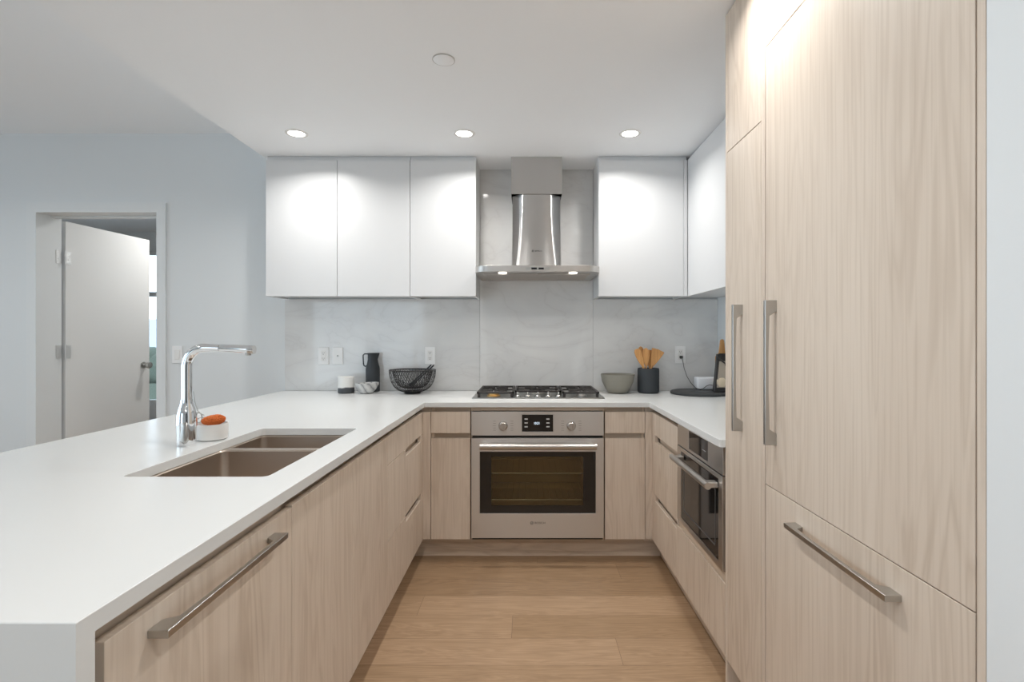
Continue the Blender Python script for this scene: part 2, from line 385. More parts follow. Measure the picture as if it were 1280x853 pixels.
# outside that window
g = tag(obj('apartment_building', box(nb(), -34, -10, 30, 34, -9, 2.35), M['facade'], base=(-22, 32, -9)), 'pale blue-grey building far outside the bedroom window', 'building')
t = nb(); random.seed(3)
for i in range(26):
    cx = -9.5+random.random()*5; cy = 9.6+random.random()*1.2; r = .28+.2*random.random(); cz = .35+random.random()*.65
    q = nb(); bmesh.ops.create_icosphere(q, subdivisions=3, radius=r)
    for v in q.verts: v.co *= 1+.22*(random.random()-.5)
    bmesh.ops.translate(q, vec=(cx, cy, cz), verts=q.verts); merge(t, q)
box(t, -9.8, -4.3, 9.8, 10.6, -.1, .4)
tag(obj('hedge', t, M['leaf'], base=(-7, 10.2, -.1)), 'green hedge outside the bedroom window seen past the door edge', 'hedge')

# door leaf, hinged on the left and swung into the far room
dr = bpy.data.objects.new('door_1', None); C.objects.link(dr); dr.location = (-3.416, 3.806, 0); dr['kind'] = 'structure'
obj('door_leaf', box(nb(), -3.404, -2.66, 3.806, 3.846, .008, 2.145, .001), M['door'], dr)
k = nb()
X = Matrix.Rotation(PI/2, 4, 'X')
lathe(k, [(0, 0), (.028, 0), (.028, .006), (.012, .010), (.011, .03), (.024, .038), (.030, .052), (.026, .066), (0, .072)], -2.725, 3.806, 1.045, 32, X)
obj('door_knob', k, M['nickel'], dr)
for z in (1.875, 1.18, .3):
    h = nb()
    tube(h, [(-3.414, 3.798, z-.05), (-3.414, 3.798, z+.05)], .006, 12)
    box(h, -3.404, -3.366, 3.8035, 3.806, z-.048, z+.048)
    for dx, dz in ((-3.374, .03), (-3.366, .01), (-3.374, -.012), (-3.366, -.033)):
        tube(h, [(dx-.008, 3.8035, z+dz), (dx-.008, 3.8022, z+dz)], .0035, 8)
    obj('hinge_leaf', h, M['hinge'], dr)
dr.rotation_euler = (0, 0, math.radians(84))
for z in (1.875, 1.18, .3):
    h = nb(); box(h, -3.4255, -3.423, 3.750, 3.794, z-.048, z+.048)
    for dy, dz in ((3.765, .03), (3.756, .01), (3.765, -.012), (3.756, -.033)): tube(h, [(-3.423, dy, z+dz), (-3.4217, dy, z+dz)], .0035, 8)
    tag(obj('hinge_plate', h, M['hinge'], base=(-3.4255, 3.772, z-.048)), {1.875: 'upper nickel hinge plate screwed to the white door jamb', 1.18: 'nickel hinge plate on the door jamb just above counter height', .3: 'lowest nickel hinge plate on the door jamb, behind the counter'}[z], 'hinge', 'nickel hinge plates on the door jamb')
# baseboards
struct('baseboard_back', box(nb(), -5.5, -3.492, YW-.012, YW, 0, .1), M['trim'])
struct('baseboard_back', box(nb(), -2.522, -1.72, YW-.012, YW, 0, .1), M['trim'])

# ------------------------------------------------------------------ worktop
ZT = .914; ZB = .886
XL = -.588; XRt = .699; YF = 2.952; YN = .672; XB = -1.700; YE = 1.876
r = .012
outer = [(XB, YN), (XL, YN), (XL, YF)]
outer += [(XRt, YF), (XRt, YE+r)]+[(XRt+r-r*math.cos(a), YE+r-r*math.sin(a)) for a in (PI/6, PI/3, PI/2)]+[(XR-.001, YE), (XR-.001, YW-.013), (XB, YW-.013)]
hole = rrect(-1.085, -.695, 1.378, 2.112, .018)
b = nb(); prism(b, outer, [hole], ZB, ZT, 'XY')
es = [e for e in b.edges if all(abs(v.co.z-ZT) < 1e-5 for v in e.verts) and len(e.link_faces) == 2 and e.calc_face_angle(0) > .6]
bmesh.ops.bevel(b, geom=es, offset=.0012, segments=1, affect='EDGES')
box(b, XB, XL, YN, YN+.03, 0, ZB)
tag(obj('worktop', b, M['quartz'], base=(-.6, 1.8, .9), angle=20), 'continuous white quartz U-shaped worktop with a waterfall end', 'worktop')

# ------------------------------------------------------------------ cabinets
ZD0 = .122; ZD1 = .858; FT = .019   # fronts from the floor, thickness
G = .0012
XFL = -.600; XFR = .7205; YFB = 2.970
def front(side, u0, u1, z0, z1, m, parent, name, notch=None):
    """a flat front on one of the three runs; u is along the run; notch=(ua,ub,depth) scooped from the top edge"""
    u0 += G; u1 -= G; z0 += G; z1 -= G
    if notch:
        a, c, d = notch
        out = [(u0, z0), (u1, z0), (u1, z1), (c, z1), (c-.004, z1-d), (a+.004, z1-d), (a, z1), (u0, z1)]
    else: out = [(u0, z0), (u1, z0), (u1, z1), (u0, z1)]
    b = nb()
    if side == 'L': prism(b, out, [], XFL-FT, XFL, 'YZ', bev=.0007)
    elif side == 'R': prism(b, out, [], XFR, XFR+FT, 'YZ', bev=.0007)
    else: prism(b, out, [], YFB, YFB+FT, 'XZ', bev=.0007)
    return obj(name, b, m, parent, angle=20)
def carcass(x0, x1, y0, y1, z0, z1, openside, parent, m, t=.016, rail=True, top=False):
    b = nb()
    box(b, x0, x1, y0, y1, z0, z0+t)
    if top: box(b, x0, x1, y0, y1, z1-t, z1)
    if openside != 'x+': box(b, x1-t, x1, y0, y1, z0+t, z1-(t if top else 0))
    if openside != 'x-': box(b, x0, x0+t, y0, y1, z0+t, z1-(t if top else 0))
    if openside != 'y-': box(b, x0+t, x1-t, y0, y0+t, z0+t, z1-(t if top else 0))
    box(b, x0+t, x1-t, y1-t, y1, z0+t, z1-(t if top else 0))
    if rail:
        if openside == 'x+': box(b, x1-.034, x1-.016, y0+t, y1-t, z1-.075, z1)
        if openside == 'x-': box(b, x0+.016, x0+.034, y0+t, y1-t, z1-.075, z1)
        if openside == 'y-': box(b, x0+t, x1-t, y0+.010, y0+.028, z1-.075, z1)
    return obj('cabinet_body', b, m, parent)
def rails(side, u0, u1, zs, parent):
    """inset strips that close the back of the finger grips"""
    for z in zs:
        b = nb()
        if side == 'L': box(b, XFL-FT-.015, XFL-FT-.008, u0+.017, u1-.017, z-.07, z+.03)
        elif side == 'R': box(b, XFR+FT+.008, XFR+FT+.015, u0+.017, u1-.017, z-.07, z+.03)
        else: box(b, u0+.017, u1-.017, YFB+FT+.014, YFB+FT+.026, z-.055, z+.015)
        obj('grip_strip', b, M['wood_y' if side != 'B' else 'wood_x'], parent)
BT = ZB-.001
def pull(name, side, axis, u0, u1, c, parent, proj=.033, wd=.013, xf=None):
    """square bar pull: thick feet at both ends, slim bar tapering between them"""
    Lh = u1-u0; f = .046
    out = [(u0, 0), (u0+f*.72, 0), (u0+f, proj*.62), (u0+Lh*.38, proj*.70), (u0+Lh*.62, proj*.70), (u1-f, proj*.62), (u1-f*.72, 0), (u1, 0), (u1, proj), (u0, proj)]
    b = nb()
    x0 = XFL if side == 'L' else XFR; sg = 1 if side == 'L' else -1
    if axis == 'Z': prism(b, [(x0+sg*v, u) for u, v in out], [], c-wd/2, c+wd/2, 'XZ', bev=.0008)
    else: prism(b, [(x0+sg*v, u) for u, v in out], [], c-wd/2, c+wd/2, 'XY', bev=.0008)
    return obj(name, b, M['nickel'], parent, angle=20)

# left run (peninsula)
dw = thing('dishwasher', 'panel-fronted dishwasher with a long steel bar pull beside the waterfall end', 'dishwasher', (-.9, 1.02, 0))
box_b = nb(); box(box_b, -1.19, XFL-FT-.014, .722, 1.314, .105, ZD1-.030); obj('tub', box_b, M['gap'], dw)
d = front('L', .731, 1.316, ZD0, ZD1-.004, M['wood'], dw, 'door')
pull('handle', 'L', 'Y', .815, 1.225, .816, d)
b = nb(); box(b, XFL-FT-.013, XFL-FT-.005, .712, 1.308, ZD1-.028, BT); obj('top_strip', b, M['wood_y'], dw)

sk = thing('sink_cabinet', 'wide pale wood cabinet under the sink with plain doors', 'cabinet', (-.9, 1.77, 0))
carcass(-1.19, XFL-FT-.001, 1.3185, 2.218, .105, BT, 'x+', sk, M['wood_y'])
front('L', 1.316, 1.768, ZD0, ZD1, M['wood'], sk, 'door'); front('L', 1.768, 2.220, ZD0, ZD1, M['wood'], sk, 'door')
dc = thing('drawer_cabinet', 'pale wood three-drawer cabinet with finger slots at the corner beside the narrow left cupboard', 'cabinet', (-.9, 2.58, 0))
carcass(-1.19, XFL-FT-.001, 2.2215, 2.935, .105, BT, 'x+', dc, M['wood_y'])
front('L', 2.220, 2.937, .733, ZD1, M['wood'], dc, 'drawer')
front('L', 2.220, 2.937, .405, .733, M['wood'], dc, 'drawer', (2.55, 2.905, .035))
front('L', 2.220, 2.937, ZD0, .405, M['wood'], dc, 'drawer', (2.55, 2.905, .033))
rails('L', 2.222, 2.935, (.733, .405), dc)
# the boards closing the corners
b = nb(); prism(b, [(XFL-FT, 2.9385), (XFL, 2.9385), (XFL, YFB), (-.5565, YFB), (-.5565, YFB+FT), (XFL-FT, YFB+FT)], [], ZD0+G, ZD1-G, 'XY', bev=.0006)
box(b, -.75, -.5565, YFB+FT+.001, YFB+FT+.018, .105, BT)
tag(obj('corner_filler', b, M['wood'], base=(-.6, 2.97, .105), angle=20), 'narrow pale wood strip closing the left inside corner', 'filler')
b = nb(); prism(b, [(XFR+FT, 2.9385), (XFR, 2.9385), (XFR, YFB), (.6795, YFB), (.6795, YFB+FT), (XFR+FT, YFB+FT)], [], ZD0+G, ZD1-G, 'XY', bev=.0006)
box(b, .6795, .87, YFB+FT+.001, YFB+FT+.018, .105, BT)
tag(obj('corner_filler', b, M['wood'], base=(.7, 2.97, .105), angle=20), 'narrow pale wood strip closing the right inside corner', 'filler')
b = nb(); box(b, -1.21, -1.192, YN+.031, 3.59, .0, BT)
tag(obj('back_panel', b, M['wood'], base=(-1.2, 2.1, 0)), 'pale wood panel on the far side of the peninsula', 'panel')

# back run
YB = YW-.015
def narrow(x0, x1, label):
    n = thing('narrow_cabinet', label, 'cabinet', ((x0+x1)/2, 3.28, 0), 'narrow cabinets beside the oven')
    carcass(x0+.001, x1-.001, YFB+FT+.001, YB, .105, BT, 'y-', n, M['wood_x'])
    front('B', x0, x1, .733, ZD1, M['wood'], n, 'drawer')
    front('B', x0, x1, ZD0, .706, M['wood'], n, 'door')
    rails('B', x0, x1, (.733,), n)
narrow(-.555, -.327, 'narrow pale wood cabinet left of the oven, drawer over door')
narrow(.447, .678, 'narrow pale wood cabinet right of the oven, drawer over door')
oc = thing('oven_housing', 'pale wood surround the steel oven is built into', 'cabinet', (.06, 3.28, 0))
b = nb(); box(b, -.3245, .4445, YFB+.004, YFB+.022, .864, BT); box(b, -.3255, -.3245+.012, YFB+.024, YB, .105, .864); box(b, .4335, .4455, YFB+.024, YB, .105, .864); box(b, -.31, .43, YFB+.024, YB, .105, .121)
obj('cabinet_body', b, M['wood_x'], oc)

# right run
rd = thing('drawer_cabinet', 'pale wood three-drawer cabinet with finger slots left of the built-in microwave', 'cabinet', (1.0, 2.7, 0))
carcass(XFR+FT+.001, XR-.012, 2.4625, 2.935, .105, BT, 'x-', rd, M['wood_y'])
front('R', 2.461, 2.937, .733, ZD1, M['wood'], rd, 'drawer')
front('R', 2.461, 2.937, .398, .733, M['wood'], rd, 'drawer', (2.475, 2.905, .035))
front('R', 2.461, 2.937, ZD0, .398, M['wood'], rd, 'drawer', (2.475, 2.905, .033))
rails('R', 2.462, 2.935, (.733, .398), rd)
mc = thing('microwave_cabinet', 'pale wood cabinet holding the built-in microwave over a wide drawer', 'cabinet', (1.0, 2.17, 0))
b = nb(); x0 = XFR+FT+.001
box(b, x0, XR-.012, 1.8785, 1.892, .105, BT); box(b, x0, XR-.012, 2.447, 2.4605, .105, BT); box(b, x0, XR-.012, 1.892, 2.447, .105, .121)
box(b, x0, XR-.012, 1.892, 2.447, .40, .416); box(b, XFR+.004, x0-.001+.02, 1.8785, 2.460, .389, .424)
obj('cabinet_body', b, M['wood_y'], mc)
front('R', 1.8785, 2.461, ZD0, .388, M['wood'], mc, 'drawer')

# toe kicks
b = nb(); box(b, -.662, .783, 3.033, 3.049, .001, .104); tag(obj('toe_kick', b, M['wood_x'], base=(0, 3.04, 0)), 'recessed pale wood plinth under the oven run', 'plinth')
b = nb(); box(b, -.679, -.663, .703, 3.049, .001, .104); tag(obj('toe_kick', b, M['wood_y'], base=(-.66, 1.9, 0)), 'recessed wood plinth under the peninsula cabinets', 'plinth')
b = nb(); box(b, .784, .800, 1.8785, 3.049, .001, .104); tag(obj('toe_kick', b, M['wood_y'], base=(.77, 2.4, 0)), 'recessed wood plinth under the microwave run', 'plinth')
b = nb(); box(b, .784, .800, .83, 1.858, .001, .104); tag(obj('toe_kick', b, M['wood_y'], base=(.77, 1.35, 0)), 'recessed wood plinth under the pantry and fridge', 'plinth')

# tall units
pn = thing('pantry_cabinet', 'tall narrow pale wood pantry beside the worktop, two doors high', 'cabinet', (1.0, 1.72, 0))
ZTOP = ZC-.004
b = nb(); box(b, XFR, XR-.012, 1.861, 1.8755, .001, ZTOP, .0006); obj('side_panel', b, M['wood'], pn)
carcass(XFR+FT+.001, XR-.012, 1.592, 1.8595, .105, ZTOP, 'x-', pn, M['wood_y'], rail=False, top=True)
d = front('R', 1.588, 1.860, ZD0, 1.952, M['wood'], pn, 'door'); pull('handle', 'R', 'Z', .972, 1.396, 1.731, d)
front('R', 1.588, 1.860, 1.952, ZTOP, M['wood'], pn, 'door')
fr = thing('refrigerator', 'wood-panelled built-in fridge with a tall door over a freezer drawer', 'refrigerator', (1.0, 1.19, 0))
b = nb(); box(b, XFR+FT+.002, XR-.03, .832, 1.555, .105, 2.155); obj('fridge_body', b, M['white'], fr)
d = front('R', .829, 1.560, .8425, 2.162, M['wood'], fr, 'door'); pull('handle', 'R', 'Z', .974, 1.394, 1.497, d)
d = front('R', .829, 1.560, ZD0, .8425, M['wood'], fr, 'freezer_drawer'); pull('handle', 'R', 'Y', .992, 1.384, .783, d)
oh = thing('overhead_cabinet', 'pale wood cabinet above the fridge, under the ceiling', 'cabinet', (1.0, 1.19, 2.16))
b = nb(); box(b, XFR+FT+.001, XR-.012, .832, 1.555, 2.165, ZTOP); obj('cabinet_body', b, M['wood_y'], oh)
front('R', .829, 1.560, 2.162, ZTOP, M['wood'], oh, 'door')
b = nb(); box(b, XFR-.0005, XR-.012, 1.563, 1.5865, .001, ZTOP, .0006)
tag(obj('end_panel', b, M['wood'], base=(1, 1.575, 0)), 'slim pale wood upright between the pantry and the fridge', 'panel')
b = nb(); box(b, XFR-.0005, XR-.012, .8105, .8265, .001, ZTOP, .0006)
tag(obj('end_panel', b, M['wood'], base=(1, .818, 0)), 'slim pale wood upright between the fridge and the grey wall', 'panel')

# wall cabinets
YU = 3.32; ZU0 = 1.551; ZU1 = 2.428
def upper(name, x0, x1, doors, label):
    u = thing(name, label, 'cabinet', ((x0+x1)/2, 3.46, ZU0), 'white wall cabinets')
    b = nb(); box(b, x0+.001, x1-.001, YU+FT+.001, YW-.012, ZU0+.012, ZC-.002, .0006)
    box(b, x0+.001, x0+.018, YU+FT+.001, YW-.012, ZU0, ZU0+.012); box(b, x1-.018, x1-.001, YU+FT+.001, YW-.012, ZU0, ZU0+.012)
    obj('cabinet_body', b, M['white'], u)
    for a, c in zip(doors, doors[1:]):
        b = nb(); box(b, a+.0015, c-.0015, YU, YU+FT, ZU0, ZU1, .0008); obj('door', b, M['white'], u)
    return u
upper('wall_cabinet', -1.683, -.754, (-1.683, -1.2225, -.754), 'white wall cabinet with two doors at the far left')
upper('wall_cabinet', -.754, -.329, (-.754, -.329), 'single-door white wall cabinet just left of the range hood')
upper('wall_cabinet', .4586, 1.0315, (.4586, 1.006), 'single-door white wall cabinet just right of the range hood')
b = nb(); box(b, 1.0065, 1.031, YU, YU+.0185, ZU0, ZU1, .0008)
tag(obj('corner_filler', b, M['white'], base=(1.02, YU, ZU0)), 'narrow white strip in the corner of the wall cabinets', 'filler')
u = thing('wall_cabinet', 'white wall cabinet on the right wall running up to the pantry', 'cabinet', (1.18, 2.6, ZU0), 'white wall cabinets')
b = nb(); box(b, 1.053, XR-.001, 1.877, YW-.012, ZU0+.012, ZC-.002, .0006); obj('cabinet_body', b, M['white'], u)
for a, c in ((1.877, 2.60), (2.60, 3.319)):
    b = nb(); box(b, 1.033, 1.052, a+.0015, c-.0015, ZU0, ZU1, .0008); obj('door', b, M['white'], u)

# backsplash slabs
sl = [(-1.690, -.3305, ZT, ZU0+.002, 'left pale marble backsplash slab behind the bowls and jug'),
      (-.3295, .4585, ZT, ZC-.001, 'tall pale marble slab behind the cooktop and range hood'),
      (.4595, XR-.001, ZT, ZU0+.002, 'right pale marble backsplash slab behind the wooden utensils')]
for x0, x1, z0, z1, lb in sl:
    b = nb(); box(b, x0, x1, YW-.011, YW-.0005, z0, z1, .0008)
    tag(obj('backsplash_slab', b, M['marble'], base=((x0+x1)/2, YW-.006, z0)), lb, 'backsplash', 'marble backsplash slabs')
YS = YW-.0115   # face of the backsplash

# ------------------------------------------------------------------ sink
s = thing('kitchen_sink', 'double-bowl stainless steel undermount sink set in the peninsula', 'sink', (-.89, 1.745, .7))
def bowl(x0, x1, y0, y1, parent):
    t = nb(); loops = []
    zt = ZB-.0015; zb = .69
    spec = [(0, zt, .022), (.004, zt-.005, .022), (.006, zb+.03, .03), (.015, zb+.008, .035), (.035, zb, .045)]
    for ins, z, rr in spec:
        loops.append([t.verts.new((a, c, z)) for a, c in rrect(x0+ins, x1-ins, y0+ins, y1-ins, rr, 6)])
    for a, c in zip(loops, loops[1:]):
        for i in range(len(a)): j = (i+1) % len(a); t.faces.new((a[i], c[i], c[j], a[j]))
    t.faces.new(loops[-1]); bmesh.ops.recalc_face_normals(t, faces=t.faces)
    for f in t.faces: f.normal_flip()
    o = obj('bowl', t, M['bowl_steel'], parent)
    k = nb(); lathe(k, [(0, .002), (.030, .002), (.034, .004), (.045, .003), (.047, .0005)], (x0+x1)/2, (y0+y1)/2, zb, 32); obj('drain', k, M['chrome'], o)
bowl(-1.088, -.692, 1.375, 1.842, s); bowl(-1.088, -.692, 1.868, 2.115, s)
b = nb(); prism(b, rrect(-1.11, -.67, 1.352, 2.138, .02), [rrect(-1.088, -.692, 1.375, 1.842, .022), rrect(-1.088, -.692, 1.868, 2.115, .022)], ZB-.004, ZB-.0012, 'XY')
obj('rim', b, M['bowl_steel'], s, angle=20)

# ------------------------------------------------------------------ faucet
fx, fy = -1.175, 1.78
fa = thing('kitchen_faucet', 'chrome single-lever faucet with a long level spout over the sink', 'faucet', (fx, fy, ZT))
b = nb(); lathe(b, [(0, 0), (.0285, 0), (.0295, .004), (.0300, .03), (.0315, .075), (.0305, .105), (.025, .128), (.0195, .145), (.0185, .158), (0, .158)], fx, fy, ZT, 48); obj('faucet_body', b, M['chrome'], fa)
pts = [(fx, fy, ZT+.156), (fx, fy, 1.19)]; rc = .062; zc = 1.188; top = zc+rc
for k in range(1, 9):
    a = PI/2*k/8; pts.append((fx+rc-rc*math.cos(a), fy, zc+rc*math.sin(a)))
pts.append((fx+.115, fy, top-.001))
b = nb(); tube(b, pts, [.0165]*2+[.0155]*8+[.0125], 24); obj('riser', b, M['chrome'], fa)
b = nb(); tube(b, [(fx+.1155, fy, top-.001), (fx+.117, fy, top-.001), (fx+.19, fy, top-.004), (fx+.232, fy, top-.006), (fx+.2335, fy, top-.006)], [.0115, .0135, .0145, .0155, .0145], 24)
sp = obj('pull_out_spray', b, M['chrome'], fa)
b = nb(); tube(b, [(fx+.212, fy, top-.016), (fx+.212, fy, top-.026)], [.011, .0095], 20); obj('aerator', b, M['nickel'], sp)
b = nb(); tube(b, [(fx+.014, fy-.024, ZT+.082), (fx+.0155, fy-.031, ZT+.074), (fx+.0155, fy-.034, ZT+.045), (fx+.015, fy-.034, ZT+.022), (fx+.0145, fy-.031, ZT+.013)], [.004, .009, .0125, .012, .006], 16); obj('lever', b, M['nickel'], fa)

# dish with scrubber
dx, dy = -1.150, 1.885
t = tag(obj('soap_dish', lathe(nb(), [(0, 0), (.044, 0), (.050, .004), (.0525, .03), (.052, .058), (.049, .058), (.048, .03), (.044, .008), (0, .006)], dx, dy, ZT+.0005, 48), M['porcelain'], base=(dx, dy, ZT)), 'small round white dish behind the faucet holding an orange scrubber', 'dish')
br = thing('dish_brush', 'orange bristle scrubber with a looped wire handle lying in the white dish', 'brush', (dx, dy, ZT+.05))
b = nb(); q = nb(); bmesh.ops.create_icosphere(q, subdivisions=5, radius=1)
random.seed(11)
for v in q.verts:
    x, y, z = v.co; k = 1+.16*(random.random()-.5)
    v.co = Vector((x*.041*k, y*.026*k, z*.018*k*(1 if x < .2 else 1.08)))
bmesh.ops.rotate(q, matrix=Matrix.Rotation(-.12, 3, 'Y'), verts=q.verts)
bmesh.ops.translate(q, vec=(dx+.004, dy, ZT+.070), verts=q.verts); merge(b, q); obj('bristle_head', b, M['orange'], br)
b = nb()
cz = ZT+.080; ring = []
for k in range(24):
    a = 2*PI*k/24; ring.append((dx-.049+.010*math.cos(a), dy, cz+.019*math.sin(a)))
tube(b, ring, .0016, 8, True)
tube(b, [(dx-.030, dy, cz), (dx-.046, dy+.004, cz-.002), (dx-.068, dy+.006, cz-.010)], .0016, 8)
tube(b, [(dx-.030, dy, cz+.008), (dx-.055, dy+.004, cz+.018), (dx-.066, dy+.006, cz+.016)], .0016, 8)
tube(b, [(dx-.052, dy, cz+.019), (dx-.066, dy+.002, cz+.055), (dx-.073, dy+.004, cz+.095)], .0018, 8)
obj('wire_handle', b, M['nickel'], br)

# ------------------------------------------------------------------ wall oven
ov = thing('built_in_oven', 'built-in stainless steel oven with a black window under the cooktop', 'oven', (.06, 3.2, .13))
ox0, ox1 = -.3205, .4395; oc_ = .0605; yo = 2.962
b = nb(); prism(b, rrect(ox0, ox1, .722, .860), [rrect(-.030, .149, .744, .842)], yo, yo+.02, 'XZ', bev=.0008); cp = obj('control_panel', b, M['steel'], ov, angle=20)
b = nb(); box(b, -.0295, .1485, yo+.0015, yo+.012, .7445, .8415); dp = obj('display', b, M['glass_black'], cp)
text('clock_digits', '10:21', .020, (.055, yo+.0008, .792), (PI/2, 0, 0), M['digits'], dp, sx=.8)
for x in (-.006, .119):
    for i, z in enumerate((.817, .795, .773)):
        b = nb(); box(b, x-.009, x+.009, yo+.0008, yo+.0014, z-.004, z+.003); obj('touch_key', b, M['ink_pale'], dp)
for x in (-.138, .253):
    b = nb(); lathe(b, [(0, 0), (.026, 0), (.026, .006), (.0235, .010), (.0225, .030), (.020, .033), (0, .033)], x, yo, .779, 40, X)
    k = obj('knob', b, M['steel_plain'], cp)
    b = nb(); box(b, x-.004, x+.004, yo-.037, yo-.033, .757, .801, .001); obj('grip', b, M['steel_plain'], k)
    for sx in (-1, 1):
        for i in range(5):
            b = nb(); box(b, x+sx*.050-.008, x+sx*.050+.008, yo-.0006, yo+.0002, .752+i*.013, .754+i*.013); obj('dial_mark', b, M['mark'], cp)
# door
b = nb(); prism(b, rrect(ox0, ox1, .134, .708, .002, 2), [rrect(-.272, .393, .276, .630, .003, 2)], yo-.004, yo+.03, 'XZ', bev=.0012); od = obj('oven_door', b, M['steel'], ov, angle=20)
b = nb(); prism(b, rrect(-.2715, .3925, .2765, .6295), [rrect(-.2065, .322, .319, .601, .006, 3)], yo+.002, yo+.010, 'XZ'); obj('window_border', b, M['glass_black'], od, angle=20)
b = nb(); box(b, -.206, .3215, yo+.004, yo+.008, .3195, .6005); obj('window_pane', b, M['oven_pane'], od)
b = nb(); q = []
tube(b, [(-.268, yo-.052, .668), (.392, yo-.052, .668)], .0165, 24)
for v in b.verts: v.co.y = yo-.052+(v.co.y-(yo-.052))*.75
for x in (-.235, .36): box(b, x-.012, x+.012, yo-.045, yo-.004, .660, .678, .002)
obj('handle', b, M['steel_plain'], od)
text('lettering', 'BOSCH', .0165, (.073, yo-.0046, .2215), (PI/2, 0, 0), M['ink'], od, sx=1.15)
def emblem(cx, y, cz, r, parent):
    b = nb(); tube(b, [(cx+r*math.cos(a*PI/12), y, cz+r*math.sin(a*PI/12)) for a in range(24)], r*.13, 6, True)
    for sgn in (-1, 1): box(b, cx+sgn*r*.42-r*.10, cx+sgn*r*.42+r*.10, y-.0003, y+.0004, cz-r*.6, cz+r*.6)
    box(b, cx-r*.42, cx+r*.42, y-.0003, y+.0004, cz-r*.1, cz+r*.1)
    return obj('emblem', b, M['ink'], parent)
emblem(.027, yo-.0044, .2215, .0085, od)
# black gaps and the cavity with its racks
for z0_, z1_ in ((.7085, .7215), (.1225, .1335)):
    b = nb(); box(b, ox0+.004, ox1-.004, yo+.010, yo+.030, z0_, z1_); obj('gasket', b, M['gap'], ov)
b = nb(); box(b, -.24, .355, yo+.031, yo+.46, .286, .634); bmesh.ops.reverse_faces(b, faces=b.faces)
ff = [f for f in b.faces if abs(f.calc_center_median().y-(yo+.031)) < 1e-4]; bmesh.ops.delete(b, geom=ff, context='FACES'); obj('cavity', b, M['cavity'], ov)
b = nb(); box(b, ox0+.02, ox1-.02, yo+.47, yo+.55, .135, .85); obj('rear_housing', b, M['gap'], ov)
for z in (.49, .335):
    b = nb(); tube(b, [(-.228, yo+.06, z), (.343, yo+.06, z), (.343, yo+.42, z), (-.228, yo+.42, z)], .003, 8, True)
    for k in range(15):
        x = -.2+k*.0375; tube(b, [(x, yo+.06, z+.002), (x, yo+.42, z+.002)], .0016, 6)
    obj('oven_rack', b, M['chrome'], ov)

# ------------------------------------------------------------------ cooktop
ck = thing('gas_cooktop', 'stainless steel gas cooktop with black cast iron grates', 'cooktop', (.0665, 3.34, ZT))
cx0, cx1, cy0, cy1 = -.337, .470, 3.115, 3.565
b = nb(); t = nb()
l0 = [t.verts.new((a, c, ZT+.0006)) for a, c in rrect(cx0, cx1, cy0, cy1, .012)]; l1 = [t.verts.new((a, c, ZT+.006)) for a, c in rrect(cx0+.001, cx1-.001, cy0+.001, cy1-.001, .012)]
l2 = [t.verts.new((a, c, ZT+.009)) for a, c in rrect(cx0+.008, cx1-.008, cy0+.008, cy1-.008, .012)]; l3 = [t.verts.new((a, c, ZT+.006)) for a, c in rrect(cx0+.020, cx1-.020, cy0+.020, cy1-.020, .010)]
for a, c in ((l0, l1), (l1, l2), (l2, l3)):
    for i in range(len(a)): j = (i+1) % len(a); t.faces.new((a[i], a[j], c[j], c[i]))
t.faces.new(l3); t.faces.new(l0[::-1]); merge(b, t); obj('tray', b, M['nickel'], ck)
for x, y, rr in ((-.21, 3.235, .034), (-.21, 3.455, .040), (.0665, 3.40, .056), (.343, 3.235, .030), (.343, 3.455, .040)):
    b = nb(); lathe(b, [(0, 0), (rr*1.25, 0), (rr*1.25, .004), (rr, .008), (rr, .016), (0, .016)], x, y, ZT+.0062, 32); k = obj('burner', b, M['brass'] if x < 0 and y < 3.3 else M['steel_plain'], ck)
    b = nb(); lathe(b, [(0, 0), (rr*.9, 0), (rr*.92, .004), (rr*.8, .008), (0, .009)], x, y, ZT+.0224, 32); obj('burner_cap', b, M['black'], k)
def grate(x0, x1, y0, y1, cs):
    z = ZT+.040; h = .012; b = nb(); w2 = .006
    for y in (y0+w2, y1-w2): box(b, x0, x1, y-w2, y+w2, z-h, z+.001, .002)
    for x in (x0+w2, x1-w2): box(b, x-w2, x+w2, y0, y1, z-h, z+.001, .002)
    box(b, x0, x1, (y0+y1)/2-w2, (y0+y1)/2+w2, z-h, z, .002)
    for (cx, cy) in cs:
        for a in range(8):
            an = a*PI/4+PI/8; r0 = .022; r1 = .088
            rotm = Matrix.Translation((cx, cy, 0)) @ Matrix.Rotation(an, 4, 'Z')
            box(b, r0, r1, -.004, .004, z-.010, z+.002, .0015, rot=rotm)
    for x in (x0+.012, x1-.012):
        for y in (y0+.012, y1-.012): box(b, x-.008, x+.008, y-.008, y+.008, ZT+.0065, z-h+.001, .002)
    obj('grate', b, M['black'], ck)
grate(cx0+.030, -.082, cy0+.030, cy1-.022, [(-.21, 3.235), (-.21, 3.455)])
grate(-.078, .211, 3.225, cy1-.022, [(.0665, 3.40)])
grate(.215, cx1-.030, cy0+.030, cy1-.022, [(.343, 3.235), (.343, 3.455)])
for i in range(5):
    x = -.060+i*.0632
    b = nb(); lathe(b, [(0, 0), (.022, 0), (.022, .004), (.015, .008), (.014, .010), (0, .010)], x, 3.185, ZT+.0062, 32)
    box(b, x-.0065, x+.0065, 3.172, 3.198, ZT+.0155, ZT+.034, .0025)
    obj('knob', b, M['nickel'], ck)

